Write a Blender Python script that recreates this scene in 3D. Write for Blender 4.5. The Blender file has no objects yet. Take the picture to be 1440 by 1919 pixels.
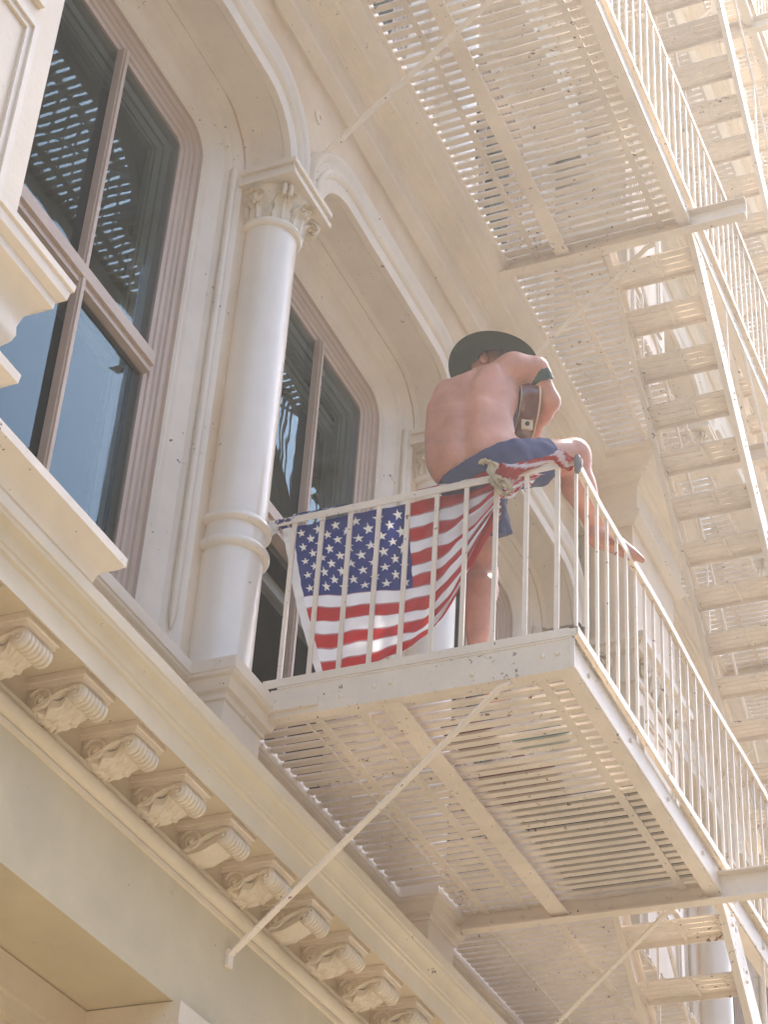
import bpy, math, random
import numpy as np
from mathutils import Vector, Matrix
random.seed(7); rng = np.random.default_rng(7)
S = bpy.context.scene
COL = S.collection
R = math.radians

# ------------------------------------------------------------------ camera
cam = bpy.data.objects.new('camera', bpy.data.cameras.new('camera')); COL.objects.link(cam)
RC = ((0.39402929, -0.91735774, 0.05653042), (0.55608686, 0.18897902, -0.80935427), (0.73178434, 0.35034511, 0.58459386))
# rows: camera right, down, forward in world axes (x along the facade, y into it, z up)
r_, d_, f_ = (Vector(v).normalized() for v in RC)
cam.matrix_world = Matrix(((r_.x, -d_.x, -f_.x, 0), (r_.y, -d_.y, -f_.y, 0), (r_.z, -d_.z, -f_.z, 0), (0, 0, 0, 1)))
cam.data.sensor_fit = 'VERTICAL'; cam.data.sensor_height = 24; cam.data.lens = 24*3766.5/1919
cam.data.clip_start = .05; cam.data.clip_end = 500
S.camera = cam
# ------------------------------------------------------------------ light
SUN_EL, SUN_AZ = R(57), R(-7)          # azimuth measured from +x, negative is towards the street
W = bpy.data.worlds.new('World'); S.world = W; W.use_nodes = True
nt = W.node_tree; nt.nodes.clear()
sky = nt.nodes.new('ShaderNodeTexSky'); sky.sky_type = 'NISHITA'; sky.sun_disc = False
sky.sun_elevation = SUN_EL; sky.sun_rotation = R(90)-SUN_AZ; sky.dust_density = 2.2; sky.ozone_density = .8; sky.air_density = .9
bg = nt.nodes.new('ShaderNodeBackground'); bg.inputs[1].default_value = .15
wo = nt.nodes.new('ShaderNodeOutputWorld')
nt.links.new(sky.outputs[0], bg.inputs[0]); nt.links.new(bg.outputs[0], wo.inputs[0])
sun = bpy.data.objects.new('sun', bpy.data.lights.new('sun', 'SUN')); COL.objects.link(sun)
sun.data.energy = 3.6; sun.data.angle = R(.6); sun.data.color = (1, .945, .87)
sd = Vector((math.cos(SUN_EL)*math.cos(SUN_AZ), math.cos(SUN_EL)*math.sin(SUN_AZ), math.sin(SUN_EL)))
sun.rotation_euler = sd.to_track_quat('Z', 'Y').to_euler(); sun.location = (0, -5, 30)
S.view_settings.view_transform = 'Standard'; S.view_settings.look = 'None'
S.view_settings.exposure = 1.88; S.view_settings.gamma = 1; S.view_settings.use_curve_mapping = False
try:
    S.cycles.max_bounces = 10; S.cycles.diffuse_bounces = 7; S.cycles.transparent_max_bounces = 12
except Exception: pass

# ------------------------------------------------------------------ helpers
class MB:
    def __init__(s): s.v = []; s.f = []
    def box(s, x0, x1, y0, y1, z0, z1):
        n = len(s.v)
        s.v += [(x0,y0,z0),(x1,y0,z0),(x1,y1,z0),(x0,y1,z0),(x0,y0,z1),(x1,y0,z1),(x1,y1,z1),(x0,y1,z1)]
        s.f += [(n,n+3,n+2,n+1),(n+4,n+5,n+6,n+7),(n,n+1,n+5,n+4),(n+1,n+2,n+6,n+5),(n+2,n+3,n+7,n+6),(n+3,n,n+4,n+7)]
        return s
    def obox(s, c, ax, ay, az):
        n = len(s.v); c = Vector(c)
        for k in (-1, 1):
            for i, j in ((-1,-1),(1,-1),(1,1),(-1,1)): s.v.append(tuple(c+ax*i+ay*j+az*k))
        s.f += [(n,n+3,n+2,n+1),(n+4,n+5,n+6,n+7),(n,n+1,n+5,n+4),(n+1,n+2,n+6,n+5),(n+2,n+3,n+7,n+6),(n+3,n,n+4,n+7)]
        return s
    def bar(s, a, b, w, h, up=(0,0,1)):
        a = Vector(a); b = Vector(b); d = (b-a); L = d.length; d.normalize()
        u = Vector(up); x = d.cross(u).normalized(); u = x.cross(d).normalized()
        return s.obox((a+b)/2, d*L/2, x*w/2, u*h/2)
    def tube(s, pts, r, n=8, caps=True):
        pts = [Vector(p) for p in pts]; rs = r if isinstance(r, (list, tuple)) else [r]*len(pts)
        b = len(s.v); up = Vector((0,0,1)); N = None
        for i, p in enumerate(pts):
            d = (pts[min(i+1,len(pts)-1)]-pts[max(i-1,0)]).normalized()
            if N is None: N = d.cross(up if abs(d.z) < .9 else Vector((1,0,0))).normalized()
            N = (N-d*N.dot(d)).normalized(); M = d.cross(N)
            for k in range(n):
                a = 2*math.pi*k/n; s.v.append(tuple(p+(N*math.cos(a)+M*math.sin(a))*rs[i]))
        for i in range(len(pts)-1):
            for k in range(n):
                s.f.append((b+i*n+k, b+i*n+(k+1)%n, b+(i+1)*n+(k+1)%n, b+(i+1)*n+k))
        if caps:
            s.f.append(tuple(b+k for k in range(n))[::-1]); s.f.append(tuple(b+(len(pts)-1)*n+k for k in range(n)))
        return s
    def lathe(s, prof, c, n=32, a0=0, a1=2*math.pi):
        b = len(s.v); full = a1-a0 > 6.28; m = n if full else n+1
        for r, z in prof:
            for k in range(m):
                a = a0+(a1-a0)*k/n; s.v.append((c[0]+r*math.cos(a), c[1]+r*math.sin(a), c[2]+z))
        for i in range(len(prof)-1):
            for k in range(n if full else n):
                k2 = (k+1) % m if full else k+1
                s.f.append((b+i*m+k, b+i*m+k2, b+(i+1)*m+k2, b+(i+1)*m+k))
        return s
    def grid(s, P, flip=False):
        b = len(s.v); m = len(P[0])
        for row in P: s.v += [tuple(p) for p in row]
        for i in range(len(P)-1):
            for k in range(m-1):
                q = (b+i*m+k, b+i*m+k+1, b+(i+1)*m+k+1, b+(i+1)*m+k)
                s.f.append(q[::-1] if flip else q)
        return s
    def blob(s, c, rx, ry, rz, n=10, m=7):
        b = len(s.v)
        for i in range(m+1):
            t = math.pi*i/m
            for k in range(n):
                a = 2*math.pi*k/n; s.v.append((c[0]+rx*math.sin(t)*math.cos(a), c[1]+ry*math.sin(t)*math.sin(a), c[2]+rz*math.cos(t)))
        for i in range(m):
            for k in range(n): s.f.append((b+i*n+k, b+(i+1)*n+k, b+(i+1)*n+(k+1)%n, b+i*n+(k+1)%n))
        return s
    def mesh(s, name, mat, smooth=None):
        me = bpy.data.meshes.new(name); me.from_pydata(s.v, [], s.f); me.validate(); me.update()
        me.materials.append(mat)
        if smooth is not None:
            me.shade_smooth() if smooth >= 180 else _smooth(me, smooth)
        return me
def _smooth(me, ang):
    me.shade_smooth()
    import bmesh
    bm = bmesh.new(); bm.from_mesh(me)
    for e in bm.edges:
        e.smooth = len(e.link_faces) == 2 and e.calc_face_angle(0) < R(ang)
    bm.to_mesh(me); bm.free()
def put(name, me, parent=None, loc=(0,0,0), **k):
    o = bpy.data.objects.new(name, me); COL.objects.link(o); o.location = loc
    if parent is not None: o.parent = parent
    for a, v in k.items(): o[a] = v
    return o
def empty(name, loc=(0,0,0), **k):
    o = bpy.data.objects.new(name, None); COL.objects.link(o); o.location = loc; o.empty_display_size = .2
    for a, v in k.items(): o[a] = v
    return o
KIDS = {}
def copy_tree(o, par=None, dz=0, dx=0, **k):
    c = o.copy(); COL.objects.link(c)
    if par is not None: c.parent = par
    c.location.z += dz; c.location.x += dx
    for a, v in k.items(): c[a] = v
    for ch in list(o.children): copy_tree(ch, c)
    return c
def bevel(o, w=.003, seg=1):
    m = o.modifiers.new('bevel', 'BEVEL'); m.width = w; m.segments = seg; m.limit_method = 'ANGLE'; m.angle_limit = R(40)
    return o

# ------------------------------------------------------------------ materials
def paint(name, col, rough=.45, chip=0.0, chipcol=(.09,.045,.025), vary=.10, bump=.15, scale=6, coat=0, stain=None, relief=60):
    m = bpy.data.materials.new(name); m.use_nodes = True; n = m.node_tree.nodes; l = m.node_tree.links
    b = n['Principled BSDF']; b.inputs['Roughness'].default_value = rough
    if coat: b.inputs['Coat Weight'].default_value = coat; b.inputs['Coat Roughness'].default_value = .18
    tc = n.new('ShaderNodeTexCoord'); geo = n.new('ShaderNodeNewGeometry')
    n1 = n.new('ShaderNodeTexNoise'); n1.inputs['Scale'].default_value = scale*.35; n1.inputs['Detail'].default_value = 8; n1.inputs['Roughness'].default_value = .65
    l.new(geo.outputs['Position'], n1.inputs['Vector'])
    ramp = n.new('ShaderNodeMapRange'); ramp.inputs[1].default_value = .3; ramp.inputs[2].default_value = .7
    ramp.inputs[3].default_value = 1-vary; ramp.inputs[4].default_value = 1+vary*.5
    l.new(n1.outputs['Fac'], ramp.inputs[0])
    mul = n.new('ShaderNodeMix'); mul.data_type = 'RGBA'; mul.blend_type = 'MULTIPLY'; mul.inputs[0].default_value = 1
    mul.inputs[6].default_value = (*col, 1); l.new(ramp.outputs[0], mul.inputs[7]); last = mul.outputs[2]
    if stain:
        n3 = n.new('ShaderNodeTexNoise'); n3.inputs['Scale'].default_value = 1.7; n3.inputs['Detail'].default_value = 5
        mp = n.new('ShaderNodeMapping'); mp.inputs['Scale'].default_value = (1, 1, .6); mp.inputs['Location'].default_value = (3.1, 0, 2.2)
        l.new(geo.outputs['Position'], mp.inputs[0]); l.new(mp.outputs[0], n3.inputs['Vector'])
        mr = n.new('ShaderNodeMapRange'); mr.inputs[1].default_value = .5; mr.inputs[2].default_value = .7; mr.inputs[4].default_value = .8
        l.new(n3.outputs['Fac'], mr.inputs[0])
        mx = n.new('ShaderNodeMix'); mx.data_type = 'RGBA'; mx.inputs[7].default_value = (*stain, 1)
        l.new(mr.outputs[0], mx.inputs[0]); l.new(last, mx.inputs[6]); last = mx.outputs[2]
    if chip:
        n2 = n.new('ShaderNodeTexNoise'); n2.inputs['Scale'].default_value = 26; n2.inputs['Detail'].default_value = 6; n2.inputs['Roughness'].default_value = .7
        l.new(geo.outputs['Position'], n2.inputs['Vector'])
        n4 = n.new('ShaderNodeTexNoise'); n4.inputs['Scale'].default_value = 2.3; l.new(geo.outputs['Position'], n4.inputs['Vector'])
        ad = n.new('ShaderNodeMath'); ad.operation = 'MULTIPLY'; l.new(n2.outputs['Fac'], ad.inputs[0])
        m4 = n.new('ShaderNodeMapRange'); m4.inputs[3].default_value = .75; m4.inputs[4].default_value = 1.12; l.new(n4.outputs['Fac'], m4.inputs[0]); l.new(m4.outputs[0], ad.inputs[1])
        mr = n.new('ShaderNodeMapRange'); mr.inputs[1].default_value = .74-chip; mr.inputs[2].default_value = .755-chip
        l.new(ad.outputs[0], mr.inputs[0])
        mx = n.new('ShaderNodeMix'); mx.data_type = 'RGBA'; mx.inputs[7].default_value = (*chipcol, 1)
        l.new(mr.outputs[0], mx.inputs[0]); l.new(last, mx.inputs[6]); last = mx.outputs[2]
    l.new(last, b.inputs['Base Color'])
    nb = n.new('ShaderNodeTexNoise'); nb.inputs['Scale'].default_value = relief; nb.inputs['Detail'].default_value = 5
    nc = n.new('ShaderNodeTexNoise'); nc.inputs['Scale'].default_value = relief*.15; nc.inputs['Detail'].default_value = 3
    l.new(geo.outputs['Position'], nb.inputs['Vector']); l.new(geo.outputs['Position'], nc.inputs['Vector'])
    am = n.new('ShaderNodeMath'); am.operation = 'MULTIPLY_ADD'; am.inputs[1].default_value = .4
    l.new(nb.outputs['Fac'], am.inputs[0]); l.new(nc.outputs['Fac'], am.inputs[2])
    bp = n.new('ShaderNodeBump'); bp.inputs['Strength'].default_value = bump; bp.inputs['Distance'].default_value = .01
    l.new(am.outputs[0], bp.inputs['Height']); l.new(bp.outputs[0], b.inputs['Normal'])
    return m
M = {}
M['wall'] = paint('cream_wall_paint', (.81,.67,.50), .42, chip=.09, vary=.12, bump=.3, stain=(.66,.47,.28))
M['trim'] = paint('cream_trim_paint', (.81,.70,.56), .38, chip=.10, vary=.12, bump=.3, relief=45)
M['low_cream'] = paint('yellower_cream_paint', (.72,.605,.43), .42, chip=.09, vary=.12, bump=.35, stain=(.66,.55,.37), relief=45)  # darker, yellower cream for the lower entablature, lintel and pilasters
M['carve'] = paint('cream_carving_paint', (.76,.65,.49), .38, chip=.10, vary=.12, bump=.8, relief=70)
M['column'] = paint('glossy_cream_column_paint', (.85,.76,.64), .3, vary=.07, chip=.06, bump=.25, coat=.5, relief=30)
M['metal'] = paint('white_iron_paint', (.83,.72,.585), .5, chip=.125, vary=.16, bump=.35, coat=0.04, chipcol=(.16,.075,.04))
M['slat'] = paint('slat_iron_paint', (.77,.67,.55), .5, chip=.125, vary=.2, bump=.35, chipcol=(.16,.08,.045))
M['brown'] = paint('mauve_brown_window_paint', (.56,.425,.33), .42, vary=.12, bump=.2)
M['sash'] = paint('grey_green_sash_paint', (.30,.29,.24), .4, vary=.1, bump=.15)
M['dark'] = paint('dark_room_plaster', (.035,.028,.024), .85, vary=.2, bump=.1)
M['curtain'] = paint('brown_grey_blind', (.10,.085,.07), .8, vary=.2, bump=.3)
M['asphalt'] = paint('asphalt', (.06,.06,.062), .85, vary=.3, bump=.5)
M['walk'] = paint('warm_concrete', (.33,.285,.215), .85, vary=.15, bump=.4)  # one warm concrete tone for paving, ground and opposite trim
M['opp'] = paint('pale_stone_opposite', (.58,.49,.37), .7, vary=.15, bump=.4)
M['skin'] = paint('skin', (.60,.265,.175), .45, vary=.30, bump=.12, scale=14, relief=110)
M['skin'].node_tree.nodes['Principled BSDF'].inputs['Subsurface Weight'].default_value = .12
M['skin'].node_tree.nodes['Principled BSDF'].inputs['Subsurface Radius'].default_value = (.02,.008,.004)
M['shorts'] = paint('navy_cotton', (.03,.042,.13), .8, vary=.2, bump=.3, relief=150)
M['hat'] = paint('dark_green_felt', (.020,.032,.013), .9, vary=.1, bump=.2, relief=200)
M['hair'] = paint('dark_brown_hair', (.05,.028,.015), .6, vary=.4, bump=.8, relief=160)
M['band'] = paint('dark_green_cloth', (.035,.06,.045), .75, vary=.2, bump=.4, relief=180)
M['guitar'] = paint('brown_varnish', (.15,.028,.012), .15, vary=.25, bump=.02, coat=.8)
M['binding'] = paint('cream_plastic', (.75,.6,.38), .3, vary=.05, bump=.02)
M['steel'] = paint('nickel', (.6,.6,.6), .25, vary=.1, bump=.05); M['steel'].node_tree.nodes['Principled BSDF'].inputs['Metallic'].default_value = 1
M['tan'] = paint('tan_rag_cloth', (.62,.50,.33), .9, vary=.35, bump=.6, relief=120)
M['tape'] = paint('grey_tape', (.17,.16,.15), .4, vary=.3, bump=.5)
M['teal'] = paint('teal_and_blue_towel', (.03,.32,.42), .9, vary=.4, bump=.5)
M['redcl'] = paint('reddish_brown_cloth', (.22,.07,.045), .9, vary=.4, bump=.5)
M['mat'] = paint('dark_brown_doormat', (.022,.016,.012), .95, vary=.4, bump=.8, relief=150)
# glass: clear, mirror share grows at grazing angles, its tint adds the sky's blue
gm = bpy.data.materials.new('window_glass'); gm.use_nodes = True; n = gm.node_tree.nodes; l = gm.node_tree.links; n.clear()
tr = n.new('ShaderNodeBsdfTransparent'); tr.inputs[0].default_value = (.80,.84,.82,1)
gl = n.new('ShaderNodeBsdfGlossy'); gl.inputs['Roughness'].default_value = .015; gl.inputs[0].default_value = (.42,.60,.72,1)
fr = n.new('ShaderNodeFresnel'); fr.inputs[0].default_value = 1.75
mx = n.new('ShaderNodeMixShader'); ou = n.new('ShaderNodeOutputMaterial')
nz = n.new('ShaderNodeTexNoise'); nz.inputs['Scale'].default_value = 2.2; bpn = n.new('ShaderNodeBump'); bpn.inputs['Strength'].default_value = .022; bpn.inputs['Distance'].default_value = .05
geo = n.new('ShaderNodeNewGeometry'); l.new(geo.outputs['Position'], nz.inputs['Vector']); l.new(nz.outputs['Fac'], bpn.inputs['Height']); l.new(bpn.outputs[0], gl.inputs['Normal'])
l.new(fr.outputs[0], mx.inputs[0]); l.new(tr.outputs[0], mx.inputs[1]); l.new(gl.outputs[0], mx.inputs[2]); l.new(mx.outputs[0], ou.inputs[0])
M['glass'] = gm

# ------------------------------------------------------------------ setting: street
def struct(name, mb, mat): return put(name, mb.mesh(name, mat), kind='structure')
struct('road', MB().box(-60, 90, -12, -.8, -1.9, -1.72), M['asphalt'])
struct('pavement', MB().box(-60, 90, -.8, 4.6, -1.9, -1.6), M['walk'])
struct('far_pavement', MB().box(-60, 90, -15, -12, -1.9, -1.6), M['walk'])
struct('ground', MB().box(-300, 400, -300, 300, -2.4, -1.91), M['walk'])

opp = empty('building', (0,0,0), label='pale stone block added across the street to shape light and reflections, unseen behind the camera', category='building')  # added and unseen; its height sets how much sky reaches the facade
put('wall', MB().box(-60,90,-22,-15,-1.6,13.6).mesh('wall', M['opp']), opp)
ow = MB().box(-.6,.6,-15.0,-14.97,0,2.2).mesh('window', M['dark'])
of = MB().box(-.75,.75,-15.0,-14.9,-.15,0).box(-.75,.75,-15.0,-14.9,2.2,2.4).mesh('window_trim', M['walk'])
for zz in (1.6,5.6,9.6):
    for xx in range(-8,48,3):
        w = put('window', ow, opp, (xx,0,zz)); put('window_trim', of, w)
put('cornice', MB().box(-60,90,-15,-14.3,13.2,13.8).mesh('cornice', M['walk']), opp)

# ------------------------------------------------------------------ facade
P = 2.185; WC0 = 5.17; H = 4.33
bld = empty('building', (0,0,0), label='cream painted cast iron building front with arched windows, columns and carved cornices', category='building')
GROUPS = [-3.5+.0, 3.87, 11.87-.12+0.0]   # right faces of the piers
def sweep(path, prof, name, mat, smooth=35, parent=bld):
    """profile (d outwards, z) swept along a plan path; outwards is -y for a path running +x"""
    pts = [Vector(p) for p in path]; rows = []
    for i, p in enumerate(pts):
        def nrm(a, b):
            d = (b-a).normalized(); return Vector((d.y, -d.x))
        ns = []
        if i > 0: ns.append(nrm(pts[i-1], p))
        if i < len(pts)-1: ns.append(nrm(p, pts[i+1]))
        m = sum(ns, Vector((0,0))); m = m/(m.dot(ns[0])) if len(ns) > 1 else ns[0]
        rows.append([(p.x+m.x*d, p.y+m.y*d, z) for d, z in prof])
    mb = MB()
    for i in range(len(rows)-1): mb.grid([rows[i], rows[i+1]])
    return put(name, mb.mesh(name, mat, smooth), parent)
# lower main entablature (over the ground floor)
def arc(cx, cz, r, a0, a1, n=6):
    return [(cx+r*math.cos(R(a0+(a1-a0)*i/n)), cz+r*math.sin(R(a0+(a1-a0)*i/n))) for i in range(n+1)]
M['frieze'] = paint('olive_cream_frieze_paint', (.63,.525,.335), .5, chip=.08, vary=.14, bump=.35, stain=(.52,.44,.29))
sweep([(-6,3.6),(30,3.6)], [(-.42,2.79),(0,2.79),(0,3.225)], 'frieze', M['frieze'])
low = [(-.002,3.22),(0,3.225),(.010,3.23),(.012,3.245),(.004,3.25)]+arc(.0,3.288,.036,-80,80)+[(.012,3.328),(.016,3.345),(-.02,3.348),(-.02,3.475),(.225,3.475),(.228,3.455),(.240,3.452),(.240,3.535),(.243,3.54),(.250,3.545),(.252,3.56)]+[(.258,3.563),(.262,3.585),(.275,3.605),(.292,3.618),(.295,3.632),(.30,3.635),(.302,3.68),(-.15,3.70)]
sweep([(-6,3.6),(30,3.6)], low, 'main_entablature', M['low_cream'])
# extra crown over the left pier
sweep([(-6,3.31),(4.66,3.31),(4.66,3.62)], [(-.02,3.675),(.0,3.682),(.012,3.69),(.02,3.72),(.045,3.748),(.07,3.765),(.078,3.775),(.085,3.78),(.086,3.815),(-.3,3.83)], 'pier_crown', M['trim'])
# wall under the sills and sill ledge with its break at every column pedestal
colx = []
bays = []
gx = [3.87, 3.87+7.88, 3.87+15.76]
for g in gx:
    for k in range(3): bays.append(g+1.3+P*k)
    for k in range(2): colx.append(g+1.3+P*(k+.5))
def ledge_path(y0, g):
    pts = [(g-1.0, y0)]
    for k in range(2):
        c = g+1.3+P*(k+.5); pts += [(c-.165, y0), (c-.165, y0-.20), (c+.165, y0-.20), (c+.165, y0)]
    pts.append((g+6.9, y0)); return pts
led = [(.0,4.09),(.010,4.093),(.014,4.105),(.010,4.118),(.012,4.122),(.030,4.128),(.040,4.145),(.045,4.165),(.047,4.172),(.066,4.178),(.068,4.19),(.075,4.193),(.076,4.245),(-.35,4.26)]
mesh_cache = {}
for g in gx:
    o = sweep(ledge_path(3.775, g), [(0,3.66)]+led, 'window_ledge', M['trim'])
    if g < 5: mesh_cache['ledge'] = o
# upper entablature
upp = [(-.35,8.05),(0,8.05),(.01,8.06),(.03,8.075),(.045,8.10),(.05,8.105),(.05,8.135),(.03,8.14),(.03,8.20),(.033,8.205),(.033,8.33),(.045,8.335),(.05,8.355),(.07,8.36),(.085,8.38),(.13,8.385),(.135,8.40),(.155,8.405),(.16,8.43),(.175,8.445),(.205,8.46),(.215,8.475),(.222,8.48),(.225,8.52),(.245,8.53),(.25,8.585),(-.3,8.60)]
upath = [(-6,3.25),(3.87,3.25),(3.87,3.6)]
for g in gx[1:]: upath += [(g-1.0,3.6),(g-1.0,3.25),(g,3.25),(g,3.6)]
upath += [(30,3.6)]
uent = sweep(upath, upp, 'upper_entablature', M['trim'])
for k in (1,2,3): put('upper_entablature', uent.data, bld, (0,0,H*k))

# one bay: window outline loops
def outline(a, zt, r, zb, n=8):
    pts = [(-a, zb)]
    pts.append((-a, max(zt-r, zb+.001)))
    for i in range(1, n): t = R(180-90*i/n); pts.append((-a+r+r*math.cos(t), zt-r+r*math.sin(t)))
    pts.append((-a+r, zt))
    pts.append((0, zt)); pts.append((a-r, zt))
    for i in range(1, n): t = R(90-90*i/n); pts.append((a-r+r*math.cos(t), zt-r+r*math.sin(t)))
    pts.append((a, max(zt-r, zb+.001)))
    pts.append((a, zb))
    return pts
def loops(seq, zb, name, mat, smooth=30):
    rows = []
    for a, zt, r, y in seq: rows.append([(x, y, z) for x, z in outline(a, zt, r, zb)])
    m = min(len(r) for r in rows); mb = MB()
    mb.grid(rows, flip=True); return mb.mesh(name, mat, smooth)
ZB = 4.25; A0 = .61; T0 = 7.13
def off(d, y, r=None, ra=0.05): return (A0+d, T0+d, (ra+d if r is None else r), y)
frame_me = loops([off(0,4.06),off(0,4.0),off(.022,3.995),off(.026,3.985),off(.045,3.98),off(.052,3.968),off(.066,3.965),off(.070,3.952),off(.097,3.947),off(.10,3.93)], ZB-.02, 'window_frame', M['brown'])
jamb_me = loops([off(.10,3.95),off(.10,3.927),off(.11,3.915),off(.122,3.915),off(.13,3.905),off(.135,3.90),off(.205,3.865),off(.215,3.845),off(.235,3.835),off(.245,3.84),off(.25,3.83),off(.29,3.80)], ZB-.01, 'window_jamb', M['trim'])
# flute strip that ends short of the sill, one on each jamb
def soffit():
    seq = [(.90,7.42,.30,3.80),(.895,7.415,.30,3.79),(.93,7.445,.32,3.77),(.93,7.445,.32,3.60),(.915,7.43,.31,3.59),(.915,7.43,.31,3.553),
           (.93,7.45,.32,3.545),(.975,7.50,.36,3.545),(.985,7.51,.37,3.53),(1.0,7.53,.385,3.522),(1.015,7.55,.40,3.53),(1.02,7.555,.405,3.545),(1.04,7.60,.43,3.545),(1.05,7.62,.44,3.53),(1.068,7.65,.46,3.525),(1.075,7.665,.47,3.535),(1.08,7.68,.48,3.60),(1.08,7.68,.48,3.62)]
    return loops(seq, 7.13, 'arch_moulding', M['trim'], 40)
arch_me = soffit()
def wall_bay():
    mb = MB(); hw = P/2
    # spandrel wall y=3.60 above the arch
    inn = outline(1.08, 7.68, .48, 7.13); outp = []
    for x, z in inn:
        sx = math.copysign(1, x)
        if z <= 7.201: outp.append((sx*hw, z))
        elif abs(x) <= .601: outp.append((x, 8.07))
        else:
            t = math.atan2(z-7.2, abs(x)-.6)/(math.pi/2)
            outp.append((sx*hw, 7.2+.87*t*2) if t < .5 else (sx*(hw-(hw-.6)*(t-.5)*2), 8.07))
    mb.grid([[(x,3.615,z) for x,z in inn],[(x,3.615,z) for x,z in outp]], flip=True)
    # zone between jamb and column line, y=3.80, up to the soffit
    inn = outline(.90, 7.42, .34, ZB-.01)
    rows = [[(x,3.80,z) for x,z in inn],[((hw if x > 0 else -hw) if abs(x) > .3 else x,3.80,(z if z < 7.4 else 7.42)) for x,z in inn]]
    mb.grid(rows, flip=True)
    return mb.mesh('wall', M['wall'])
bay_wall = wall_bay()
strip_me = [MB().tube([(.843*q,3.822,4.43),(.843*q,3.822,4.46),(.843*q,3.822,4.50),(.843*q,3.822,7.10)], [.003,.012,.019,.019], 8).mesh('jamb_strip', M['trim'], 50) for q in (-1, 1)]
# joinery
mull = MB().box(-.021,.021,3.962,4.0,ZB,T0-.01).box(-.011,.011,3.952,3.962,ZB,T0-.01)
mull_me = mull.mesh('mullion', M['brown'])
meet_me = MB().box(-.61,.61,3.95,4.03,5.70,5.765).box(-.61,.61,3.966,4.03,5.665,5.70).mesh('meeting_rail', M['brown'])
def sash_me(z0, z1, y, ins=.075):
    mb = MB(); a = .60
    for (w, yy, t) in ((ins, y, .03), (ins+.015, y+.012, .03), (ins-.05, y-.012, .012)):
        mb.box(-a,-a+w,yy,yy+t,z0,z1); mb.box(a-w,a,yy,yy+t,z0,z1)
        mb.box(-a+w,a-w,yy,yy+t,z0,z0+w); mb.box(-a+w,a-w,yy,yy+t,z1-w,z1)
    return mb
up_sash = sash_me(5.72, T0-.02, 4.06, .10).mesh('sash', M['sash'])
lo_sash = sash_me(ZB+.02, 5.72, 4.09, .085).mesh('sash', M['sash'])
pane_u = MB().grid([[(-.60,4.004,5.70),(.60,4.004,5.70)],[(-.60,4.004,T0-.02),(.60,4.004,T0-.02)]]).mesh('pane', M['glass'])
pane_l = MB().grid([[(-.60,4.004,ZB),(.60,4.004,ZB)],[(-.60,4.004,5.66),(.60,4.004,5.66)]]).mesh('pane', M['glass'])
sillb = MB().box(-.78,.78,3.93,4.2,ZB-.02,ZB+.02).mesh('sill', M['brown'])
room = MB().grid([[(-.8,4.3,ZB-.1),(-.8,8,ZB-.1)],[(-.8,4.3,T0+.3),(-.8,8,T0+.3)]])
blind_me = MB().grid([[(-.60,4.16,6.2),(.60,4.16,6.2)],[(-.60,4.16,7.2),(.60,4.16,7.2)]]).mesh('blind', M['curtain'])
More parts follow.
